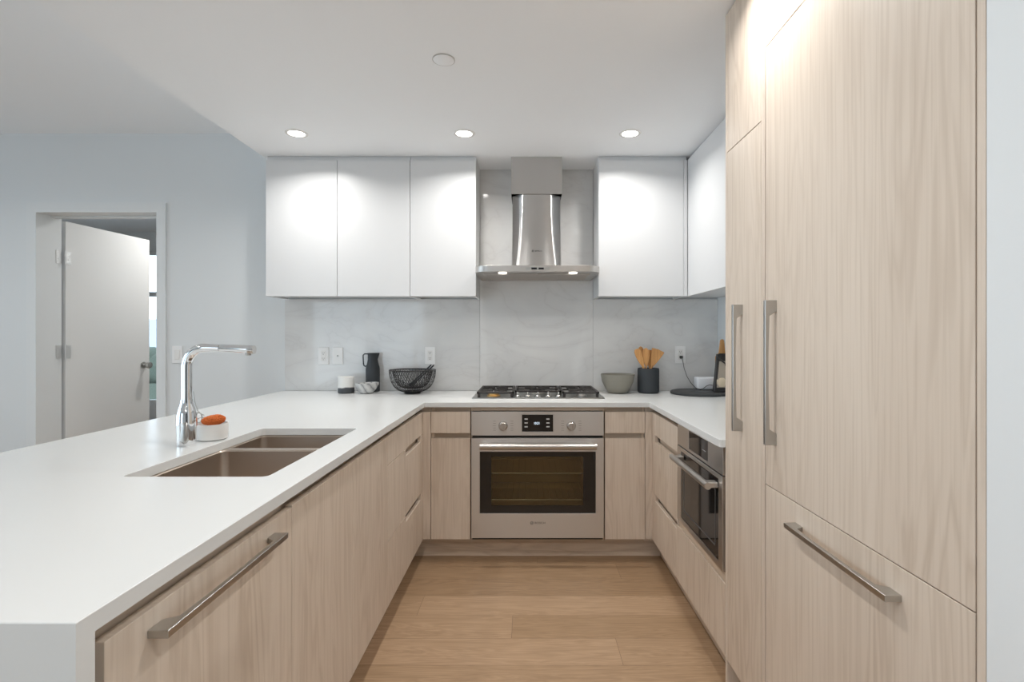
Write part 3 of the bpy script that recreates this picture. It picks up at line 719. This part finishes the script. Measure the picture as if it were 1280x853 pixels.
# ------------------------------------------------------------------ range hood
hd = thing('range_hood', 'stainless steel chimney range hood over the cooktop', 'range hood', (.061, 3.35, 1.68))
hx0, hx1 = -.318, .443; yh = 3.085
def can_out(ins=0):
    pts = [(hx0+ins, YS-.001), (hx0+ins, yh+.085)]
    for k in range(1, 9):
        a = PI/2*k/8; pts.append((hx0+ins+.085-.085*math.cos(a), yh+ins+.085-.085*math.sin(a)))
    for k in range(8, 0, -1):
        a = PI/2*k/8; pts.append((hx1-ins-.085+.085*math.cos(a), yh+ins+.085-.085*math.sin(a)))
    pts += [(hx1-ins, yh+.085), (hx1-ins, YS-.001)]
    return pts
b = nb(); prism(b, can_out(), [], 1.680, 1.717, 'XY', bev=.001); cn = obj('canopy', b, M['steel_plain'], hd, angle=25)
b = nb(); box(b, -.27, .058, yh+.10, YS-.07, 1.674, 1.6798, .001); box(b, .064, .39, yh+.10, YS-.07, 1.674, 1.6798, .001)
for k in range(9):
    yy = yh+.12+k*.030; box(b, -.26, .38, yy, yy+.012, 1.672, 1.6745)
obj('filter_panel', b, M['steel_plain'], hd)
for x in (-.150, .279):
    b = nb(); lathe(b, [(0, -.0035), (.024, -.0035), (.026, 0), (0, 0)], x, yh+.055, 1.6795, 32); l = obj('lamp', b, M['hoodlens'], hd)
    area('hood_lamp', (x, yh+.055, 1.668), (0, 0, 0), .045, .045, .45, (1, .9, .78), shape='DISK', spread=2.2)
b = nb(); box(b, -.010, .136, yh-.0008, yh+.002, 1.691, 1.7055); obj('button_strip', b, M['nickel'], cn)
b = nb(); box(b, .025, .058, yh-.0014, yh-.0007, 1.6925, 1.704); box(b, .068, .099, yh-.0014, yh-.0007, 1.6925, 1.704); obj('button_display', b, M['glass_black'], cn)
b = nb()
# chimney top sleeve
box(b, -.1045, .2265, 3.342, YS-.001, 2.215, ZC-.0015, .001); obj('chimney_sleeve', b, M['steel_v'], hd)
# lower chimney: bevelled front that swells towards the canopy
t = nb(); loops = []; n = 22
for i in range(n+1):
    f = i/n; z = 1.7172+(2.216-1.7172)*f; g = (1-f)**2.1
    hw = .0975+.033*g; yf = 3.352-.055*g; sw = .158+.006*g; ys = 3.405+.0*g
    loops.append([t.verts.new((.061+a, c, z)) for a, c in [(-sw, YS-.002), (-sw, ys), (-sw+.004, ys-.008), (-hw-.012, yf+.010), (-hw, yf), (-hw+.010, yf-.003), (hw-.010, yf-.003), (hw, yf), (hw+.012, yf+.010), (sw-.004, ys-.008), (sw, ys), (sw, YS-.002)]])
for a, c in zip(loops, loops[1:]):
    for i in range(len(a)): j = (i+1) % len(a); t.faces.new((a[i], a[j], c[j], c[i]))
t.faces.new(loops[0][::-1]); t.faces.new(loops[-1]); bmesh.ops.recalc_face_normals(t, faces=t.faces)
ch = obj('chimney', t, M['steel_v'], hd, angle=50)
yl = 3.352-.055*((1-(1.842-1.7172)/.4988)**2.1)-.0040
text('lettering', 'BOSCH', .0125, (.072, yl, 1.842), (PI/2, 0, 0), M['ink'], ch, sx=1.15); emblem(.036, yl, 1.842, .0065, ch)

# ------------------------------------------------------------------ ceiling lights and disc
LY = [2.962, 1.493, .02, -1.6]; LX = [-1.324, -.362, .590]
lab = {(0, 0): 'lit round recessed ceiling light, left of the three in the photo', (1, 0): 'lit round recessed ceiling light, middle one, left of the hood', (2, 0): 'lit round recessed ceiling light, right one of the front row near the right cabinets'}
def downlight(x, y, z, label, k=1):
    dl = thing('ceiling_light', label, 'ceiling light', (x, y, z), 'round recessed ceiling lights')
    b = nb(); lathe(b, [(.046, -.0035), (.060, -.0035), (.062, -.001), (.062, -.0002), (.046, -.0002), (.046, -.0035)], x, y, z, 40); obj('trim_ring', b, M['porcelain'], dl)
    b = nb(); lathe(b, [(0, -.0028), (.0455, -.0018)], x, y, z, 40); obj('lens', b, M['lens'], dl)
    area('downlight', (x, y, z-.006), (0, 0, 0), .085, .085, DOWN_W*k, (1, .98, .95), shape='DISK', spread=math.radians(150))
for x, y in ((-2.9, 2.3), (-4.4, 2.3), (-2.9, .2), (-4.4, .2)):  # unseen lamps added as fill for the left wall and doorway
    downlight(x, y, ZL, 'unseen round fill light added in the next room, %s side, %s row' % ('peninsula' if x > -3.5 else 'window', 'doorway' if y > 1 else 'rear'), .8)
downlight(-2.85, 4.75, ZL, 'unseen round fill light added inside the bedroom past the open door', 2.1)  # lamp added out of view to brighten the open door leaf
for j, y in enumerate(LY):
    for i, x in enumerate(LX):
        if j and i == 2: x = .555
        if j and i == 0: continue
        downlight(x, y, ZC, lab.get((i, j), 'round recessed ceiling light in row %s behind the front row, %s side' % (('', 'two', 'three', 'four')[j], ('left', 'middle', 'right')[i])), (.93, 1.08, 1.08, 1)[j]*(.85 if j and i == 2 else 1))
b = nb(); lathe(b, [(0, -.006), (.040, -.006), (.044, -.004), (.044, -.0005), (0, -.0005)], -.352, 2.175, ZC, 40)
sd = thing('sprinkler_cover', 'flat round white sprinkler cover on the kitchen ceiling', 'sprinkler cover', (-.352, 2.175, ZC))
obj('cover_disc', b, M['ceil'], sd)
b = nb(); lathe(b, [(.0445, -.0035), (.0475, -.0035), (.0475, -.0002), (.0445, -.0002), (.0445, -.0035)], -.352, 2.175, ZC, 40); obj('shadow_ring', b, M['nickel'], sd)

# ------------------------------------------------------------------ outlets
def wall_plate(name, x, z, kind, label, y=YS, parent=None):
    p = thing(name, label, 'switch' if kind == 'switch' else 'outlet', (x, y, z), 'white wall plates')
    b = nb(); box(b, x-.036, x+.036, y-.006, y-.0003, z-.060, z+.060, .0015); obj('cover_plate', b, M['plate'], p)
    if kind == 'outlet':
        b = nb(); box(b, x-.017, x+.017, y-.0085, y-.006, z-.034, z+.034, .001); f = obj('receptacle', b, M['porcelain'], p)
        for dz in (-.019, .019):
            for dx_ in (-.006, .006):
                b = nb(); box(b, x+dx_-.0012, x+dx_+.0012, y-.0090, y-.0084, z+dz-.002, z+dz+.007); obj('slot', b, M['slot'], f)
            b = nb(); box(b, x-.0025, x+.0025, y-.0090, y-.0084, z+dz-.010, z+dz-.005); obj('slot', b, M['slot'], f)
    elif kind == 'coax':
        b = nb(); lathe(b, [(0, .008), (.003, .008), (.0045, .006), (.0055, 0), (0, 0)], x, y-.006, z, 16, X); obj('coax_socket', b, M['nickel'], p)
    else:
        b = nb(); box(b, x-.017, x+.017, y-.0095, y-.006, z-.034, z+.034, .0015); obj('rocker', b, M['porcelain'], p)
    return p
wall_plate('power_outlet', -1.419, 1.157, 'outlet', 'white power outlet, left one of the pair at the backsplash left end')
wall_plate('cable_socket', -1.320, 1.157, 'coax', 'white cable socket plate with one centre pin, right of the paired outlet')
wall_plate('power_outlet', -.677, 1.160, 'outlet', 'white power outlet above the black mesh bowl')
wall_plate('power_outlet', 1.067, 1.166, 'outlet', 'white power outlet with a black plug right of the wooden utensils')
wall_plate('light_switch', -2.445, 1.166, 'switch', 'white light switch on the grey wall beside the doorway', YW)

# ------------------------------------------------------------------ things on the worktop
Z0 = ZT+.0006
x, y = -1.210, 3.45
tag(obj('tumbler', lathe(nb(), [(0, 0), (.049, 0), (.053, .004), (.0535, .108), (.051, .110), (.0495, .106), (.049, .01), (0, .008)], x, y, Z0, 48), M['dipped'], base=(x, y, ZT)), 'white ceramic tumbler with a dark dipped base, left of the jug', 'cup')
x, y = -1.066, 3.424
t = nb(); lathe(t, [(0, 0), (.034, 0), (.040, .004), (.062, .030), (.069, .056), (.0695, .070), (.066, .070), (.064, .055), (.056, .030), (.034, .010), (0, .008)], x, y, Z0, 48)
for v in t.verts:
    if v.co.z > Z0+.05:
        a = math.atan2(v.co.y-y, v.co.x-x); v.co.z += .004*math.cos(a); d_ = max(0, math.cos(a))**14; v.co.x += .012*d_
tag(obj('stone_bowl', t, M['swirl'], base=(x, y, ZT)), 'small grey and white swirled bowl in front of the dark jug', 'bowl')
x, y = -1.062, 3.549
jg = thing('jug', 'tall charcoal jug with a square loop handle behind the swirled bowl', 'jug', (x, y, ZT))
b = nb(); lathe(b, [(0, 0), (.044, 0), (.047, .004), (.047, .150), (.045, .168), (.037, .195), (.0325, .220), (.033, .250), (.037, .262), (.036, .264), (.030, .255), (.028, .22), (.030, .19), (.038, .16), (.04, .01), (0, .01)], x, y, Z0, 48)
for v in b.verts:
    if v.co.z > Z0+.25:
        a = math.atan2(v.co.y-y, v.co.x-x); v.co.x += .010*max(0, math.cos(a))**6
obj('jug_body', b, M['char'], jg)
b = nb(); hp = [(x-.033, y, Z0+.258), (x-.056, y, Z0+.258), (x-.066, y, Z0+.250), (x-.067, y, Z0+.240), (x-.064, y, Z0+.190), (x-.060, y, Z0+.177), (x-.052, y, Z0+.173), (x-.041, y, Z0+.175)]
tube(b, hp, .0042, 10); obj('handle', b, M['char'], jg)

# mesh bowl
x, y = -.764, 3.44
mb = thing('mesh_bowl', 'black double-walled wire mesh bowl with dark salad servers in it', 'bowl', (x, y, ZT))
def shell(R, H, z0, pw, seg, rings):
    prof = []
    for i in range(rings+1):
        f = i/rings; a = f*PI/2; prof.append((R*math.sin(a)**pw if i else R*.02, z0+H*(1-math.cos(a))))
    return prof
def wires(R, H, z0, seg, rings, twist, rad):
    b = nb(); prof = shell(R, H, z0, .58, seg, rings)
    for s_ in range(seg):
        for sg in (1, -1):
            pts = []
            for i, (r_, z_) in enumerate(prof):
                if i < 1: continue
                a = 2*PI*s_/seg+sg*twist*i/rings; pts.append((x+r_*math.cos(a), y+r_*math.sin(a), z_))
            tube(b, pts, rad, 4)
    return b
Ro, Ri = .152, .128
obj('outer_mesh', wires(Ro, .146, Z0+.008, 44, 14, .5, .0009), M['wire'], mb)
obj('inner_mesh', wires(Ri, .122, Z0+.032, 44, 14, .7, .0011), M['wire'], mb)
b = nb(); zt = Z0+.154
circ = lambda R, z, n=64: [(x+R*math.cos(2*PI*i/n), y+R*math.sin(2*PI*i/n), z) for i in range(n)]
tube(b, circ(Ro, zt), .0032, 8, True); tube(b, circ(Ri, zt), .0032, 8, True)
t = nb(); lathe(t, [(Ri, zt), (Ro, zt)], 0, 0, 0, 64); 
for v in t.verts: v.co.x += x; v.co.y += y
merge(b, t)
obj('rim', b, M['wire'], mb)
b = nb(); tube(b, circ(.050, Z0+.003), .0032, 8, True); t = nb(); lathe(t, [(0, Z0+.006), (.05, Z0+.006), (.072, Z0+.014), (.071, Z0+.016), (.05, Z0+.009), (0, Z0+.009)], 0, 0, 0, 48)
for v in t.verts: v.co.x += x; v.co.y += y
merge(b, t); obj('base_ring', b, M['wire'], mb)
# a denser band where the wires bunch at the bottom of the inner bowl
b = nb(); t = nb(); lathe(t, [(0, Z0+.033), (.045, Z0+.035), (.07, Z0+.045), (.068, Z0+.047), (.04, Z0+.038), (0, Z0+.036)], 0, 0, 0, 48)
for v in t.verts: v.co.x += x; v.co.y += y
merge(b, t); obj('inner_base', b, M['wire'], mb)
for i, (o_, lb) in enumerate((((0, -.012, 0), 'dark salad server in the mesh bowl, the front one of two'), ((.012, .014, -.004), 'dark salad server in the mesh bowl, the rear one of two'))):
    b = nb(); a0 = Vector((x-.02+o_[0], y+o_[1], Z0+.052)); a1 = Vector((x+.128+o_[0], y+o_[1], Z0+.190+o_[2]))
    tube(b, [a0, a0.lerp(a1, .15), a0.lerp(a1, .5), a0.lerp(a1, .97), a1], [.012, .006, .0042, .0052, .003], 10)
    tag(obj('salad_server', b, M['char'], base=tuple(a0)), lb, 'serving spoon', 'salad servers in the mesh bowl')

# taupe bowl
x, y = .606, 3.455
tag(obj('mixing_bowl', lathe(nb(), [(0, 0), (.058, 0), (.064, .003), (.085, .035), (.104, .075), (.113, .122), (.1135, .126), (.110, .126), (.100, .078), (.081, .038), (.055, .010), (0, .008)], x, y, Z0, 56), M['olive'], base=(x, y, ZT)), 'taupe mixing bowl between the cooktop and the utensil crock', 'bowl')
# utensil crock
x, y = .812, 3.46
tag(obj('utensil_crock', lathe(nb(), [(0, 0), (.062, 0), (.070, .008), (.0715, .03), (.0715, .150), (.070, .164), (.066, .166), (.063, .16), (.062, .012), (0, .010)], x, y, Z0, 56), M['char'], base=(x, y, ZT)), 'cylindrical charcoal crock full of wooden utensils', 'crock')
def utensil(name, p0, p1, outline, th, label, tw=0):
    """flat wooden blade on a round stick, built upright then laid along p0-p1"""
    p0 = Vector(p0); p1 = Vector(p1); Lg = (p1-p0).length
    b = nb(); tube(b, [(0, 0, 0), (0, 0, Lg*.62)], .0052, 10)
    pts = [(w_, Lg*.56+h_*Lg*.44/.104) for w_, h_ in outline]; full = pts+[(-w_, h_) for w_, h_ in reversed(pts) if w_ > 0]
    prism(b, full, [], -th/2, th/2, 'XZ', bev=.001)
    bmesh.ops.rotate(b, cent=(0, 0, 0), matrix=Matrix.Rotation(tw, 3, 'Z'), verts=b.verts)
    q = Vector((0, 0, 1)).rotation_difference((p1-p0).normalized()).to_matrix()
    bmesh.ops.rotate(b, cent=(0, 0, 0), matrix=q, verts=b.verts); bmesh.ops.translate(b, vec=p0, verts=b.verts)
    tag(obj(name, b, M['bamboo'], base=tuple(p0)), label, 'utensil', 'wooden utensils in the charcoal crock')
spoon = [(.006, 0), (.014, .02), (.022, .045), (.024, .065), (.018, .085), (.010, .098), (0, .102)]
spat = [(.006, 0), (.016, .022), (.030, .055), (.042, .088), (.044, .100), (0, .104)]
slot_ = [(.006, 0), (.017, .03), (.023, .06), (.022, .088), (.014, .1), (0, .102)]
utensil('wooden_turner', (.835, 3.422, .93), (.722, 3.422, 1.212), slot_, .006, 'wooden turner leaning far left out of the crock', .25)
utensil('wooden_spoon', (.800, 3.500, .93), (.766, 3.492, 1.228), spoon, .010, 'wooden spoon at the back left of the crock')
utensil('wooden_spoon', (.800, 3.448, .93), (.792, 3.448, 1.218), spoon, .010, 'wooden spoon standing upright at the front middle of the crock')
utensil('wooden_fork', (.835, 3.502, .93), (.828, 3.502, 1.205), slot_, .007, 'slim wooden fork behind the broad spatula in the crock')
utensil('wooden_spatula', (.778, 3.474, .93), (.884, 3.474, 1.205), spat, .006, 'broad wooden spatula leaning right out of the crock')

# black round tray and what stands on it
x, y = 1.138, 3.400
tag(obj('round_tray', lathe(nb(), [(0, 0), (.183, 0), (.188, .003), (.188, .015), (.183, .018), (0, .018)], x, y, Z0, 72), M['slate'], base=(x, y, ZT)), 'round black tray in the right corner of the worktop', 'tray')
ZR = Z0+.0186
wb = thing('white_speaker', 'low white rectangular device with a black cord on the round tray', 'speaker', (1.21, 3.515, ZR))
b = nb(); box(b, 1.145, 1.285, 3.475, 3.555, ZR, ZR+.083, .010, 3); obj('speaker_case', b, M['whitebox'], wb)
pcord = obj('power_cord', tube(nb(), [Vector(p) for p in [(1.070, 3.588, 1.142), (1.071, 3.565, 1.138), (1.073, 3.553, 1.115), (1.078, 3.545, 1.075), (1.092, 3.53, 1.02), (1.112, 3.50, .975), (1.135, 3.47, .944), (1.160, 3.455, .9375), (1.178, 3.450, .944), (1.200, 3.450, .962), (1.222, 3.455, .968), (1.245, 3.468, .964)]], .0022, 8), M['wire'], wb)
obj('power_plug', box(nb(), 1.059, 1.079, YS-.030, YS-.0095, 1.140, 1.158, .003), M['wire'], pcord)
# clear bag of pasta with black edges
bg_ = thing('food_bag', 'tall clear-fronted bag with black edges standing on the round tray', 'bag', (1.25, 3.33, ZR))
def taper(b, x0, x1, y0, y1, z0, z1, dt, dy=0, bev=.002):
    t = nb(); box(t, x0, x1, y0, y1, z0, z1, bev)
    for v in t.verts:
        f = (v.co.z-z0)/(z1-z0); cx = (x0+x1)/2; v.co.x = cx+(v.co.x-cx)*(1-dt*f)+.010*f; cy = (y0+y1)/2; v.co.y = cy+(v.co.y-cy)*(1-dy*f)
    merge(b, t)
b = nb(); taper(b, 1.205, 1.300, 3.318, 3.360, ZR, ZR+.245, .25, .4); obj('bag_back', b, M['wire'], bg_)
b = nb(); taper(b, 1.218, 1.288, 3.3125, 3.3175, ZR+.03, ZR+.20, .2, 0, .001); obj('clear_window', b, mat('dry_pasta', (.36, .31, .25), .5), bg_)
b = nb(); lathe(b, [(0, 0), (.024, .004), (.031, .02), (.031, .045), (.022, .06), (0, .064)], 1.250, 3.3185, ZR+.032, 24)
for v in b.verts: v.co.y = 3.3185+(v.co.y-3.3185)*.35
obj('nuts', b, mat('pale_nuts', (.62, .52, .38), .6), bg_)
b = nb(); tube(b, [(1.217, 3.312, ZR+.225), (1.245, 3.309, ZR+.205), (1.272, 3.312, ZR+.185), (1.276, 3.312, ZR+.17)], .005, 8); tube(b, [(1.232, 3.318, ZR+.247), (1.290, 3.318, ZR+.247)], .003, 8); obj('tie', b, M['wire'], bg_)
b = nb(); prism(b, [(1.252, ZR), (1.324, ZR), (1.324, ZR+.225), (1.316, ZR+.25), (1.312, ZR+.30), (1.308, ZR+.335), (1.296, ZR+.342), (1.284, ZR+.335), (1.280, ZR+.30), (1.274, ZR+.25), (1.252, ZR+.225)], [], 3.425, 3.440, 'XZ', bev=.003)
tag(obj('cutting_board', b, M['bamboo'], base=(1.277, 3.43, ZR)), 'wooden paddle board with its handle up behind the bag', 'board')

# ------------------------------------------------------------------ microwave
mw = thing('built_in_microwave', 'built-in stainless steel microwave with a bar handle in the right run', 'microwave', (1.0, 2.17, .43))
my0, my1 = 1.889, 2.457; xm = XFR-.004
b = nb(); prism(b, rrect(my0, my1, .779, .8825), [rrect(2.048, 2.290, .792, .872)], xm, xm+.022, 'YZ', bev=.0008); cp = obj('control_panel', b, M['steel'], mw, angle=20)
b = nb(); box(b, xm+.0015, xm+.014, 2.0485, 2.2895, .7925, .8715); dp = obj('display', b, M['glass_black'], cp)
b = nb()
for k in range(4): box(b, xm+.001, xm+.0014, 2.075+k*.012, 2.082+k*.012, .825, .828)
obj('touch_marks', b, M['ink_pale'], dp)
b = nb(); prism(b, rrect(my0, my1, .428, .7755), [rrect(1.930, 2.400, .450, .757)], xm-.002, xm+.022, 'YZ', bev=.001); md = obj('microwave_door', b, M['steel'], mw, angle=20)
b = nb(); box(b, xm+.001, xm+.012, 1.9305, 2.3995, .4505, .7565); obj('window_pane', b, M['glass_black'], md)
b = nb(); prism(b, rrect(1.965, 2.365, .490, .715, .01), [rrect(1.972, 2.358, .497, .708, .008)], xm+.0002, xm+.0009, 'YZ'); obj('window_outline', b, M['slot'], md, angle=20)
b = nb(); tube(b, [(xm-.045, 1.915, .733), (xm-.045, 2.395, .733)], .013, 20)
for yy in (1.945, 2.365): box(b, xm-.040, xm-.002, yy-.018, yy+.018, .722, .744, .003)
obj('handle', b, M['steel_plain'], md)
b = nb(); box(b, xm+.024, 1.25, my0+.006, my1-.012, .43, .868); obj('microwave_body', b, M['gap'], mw)
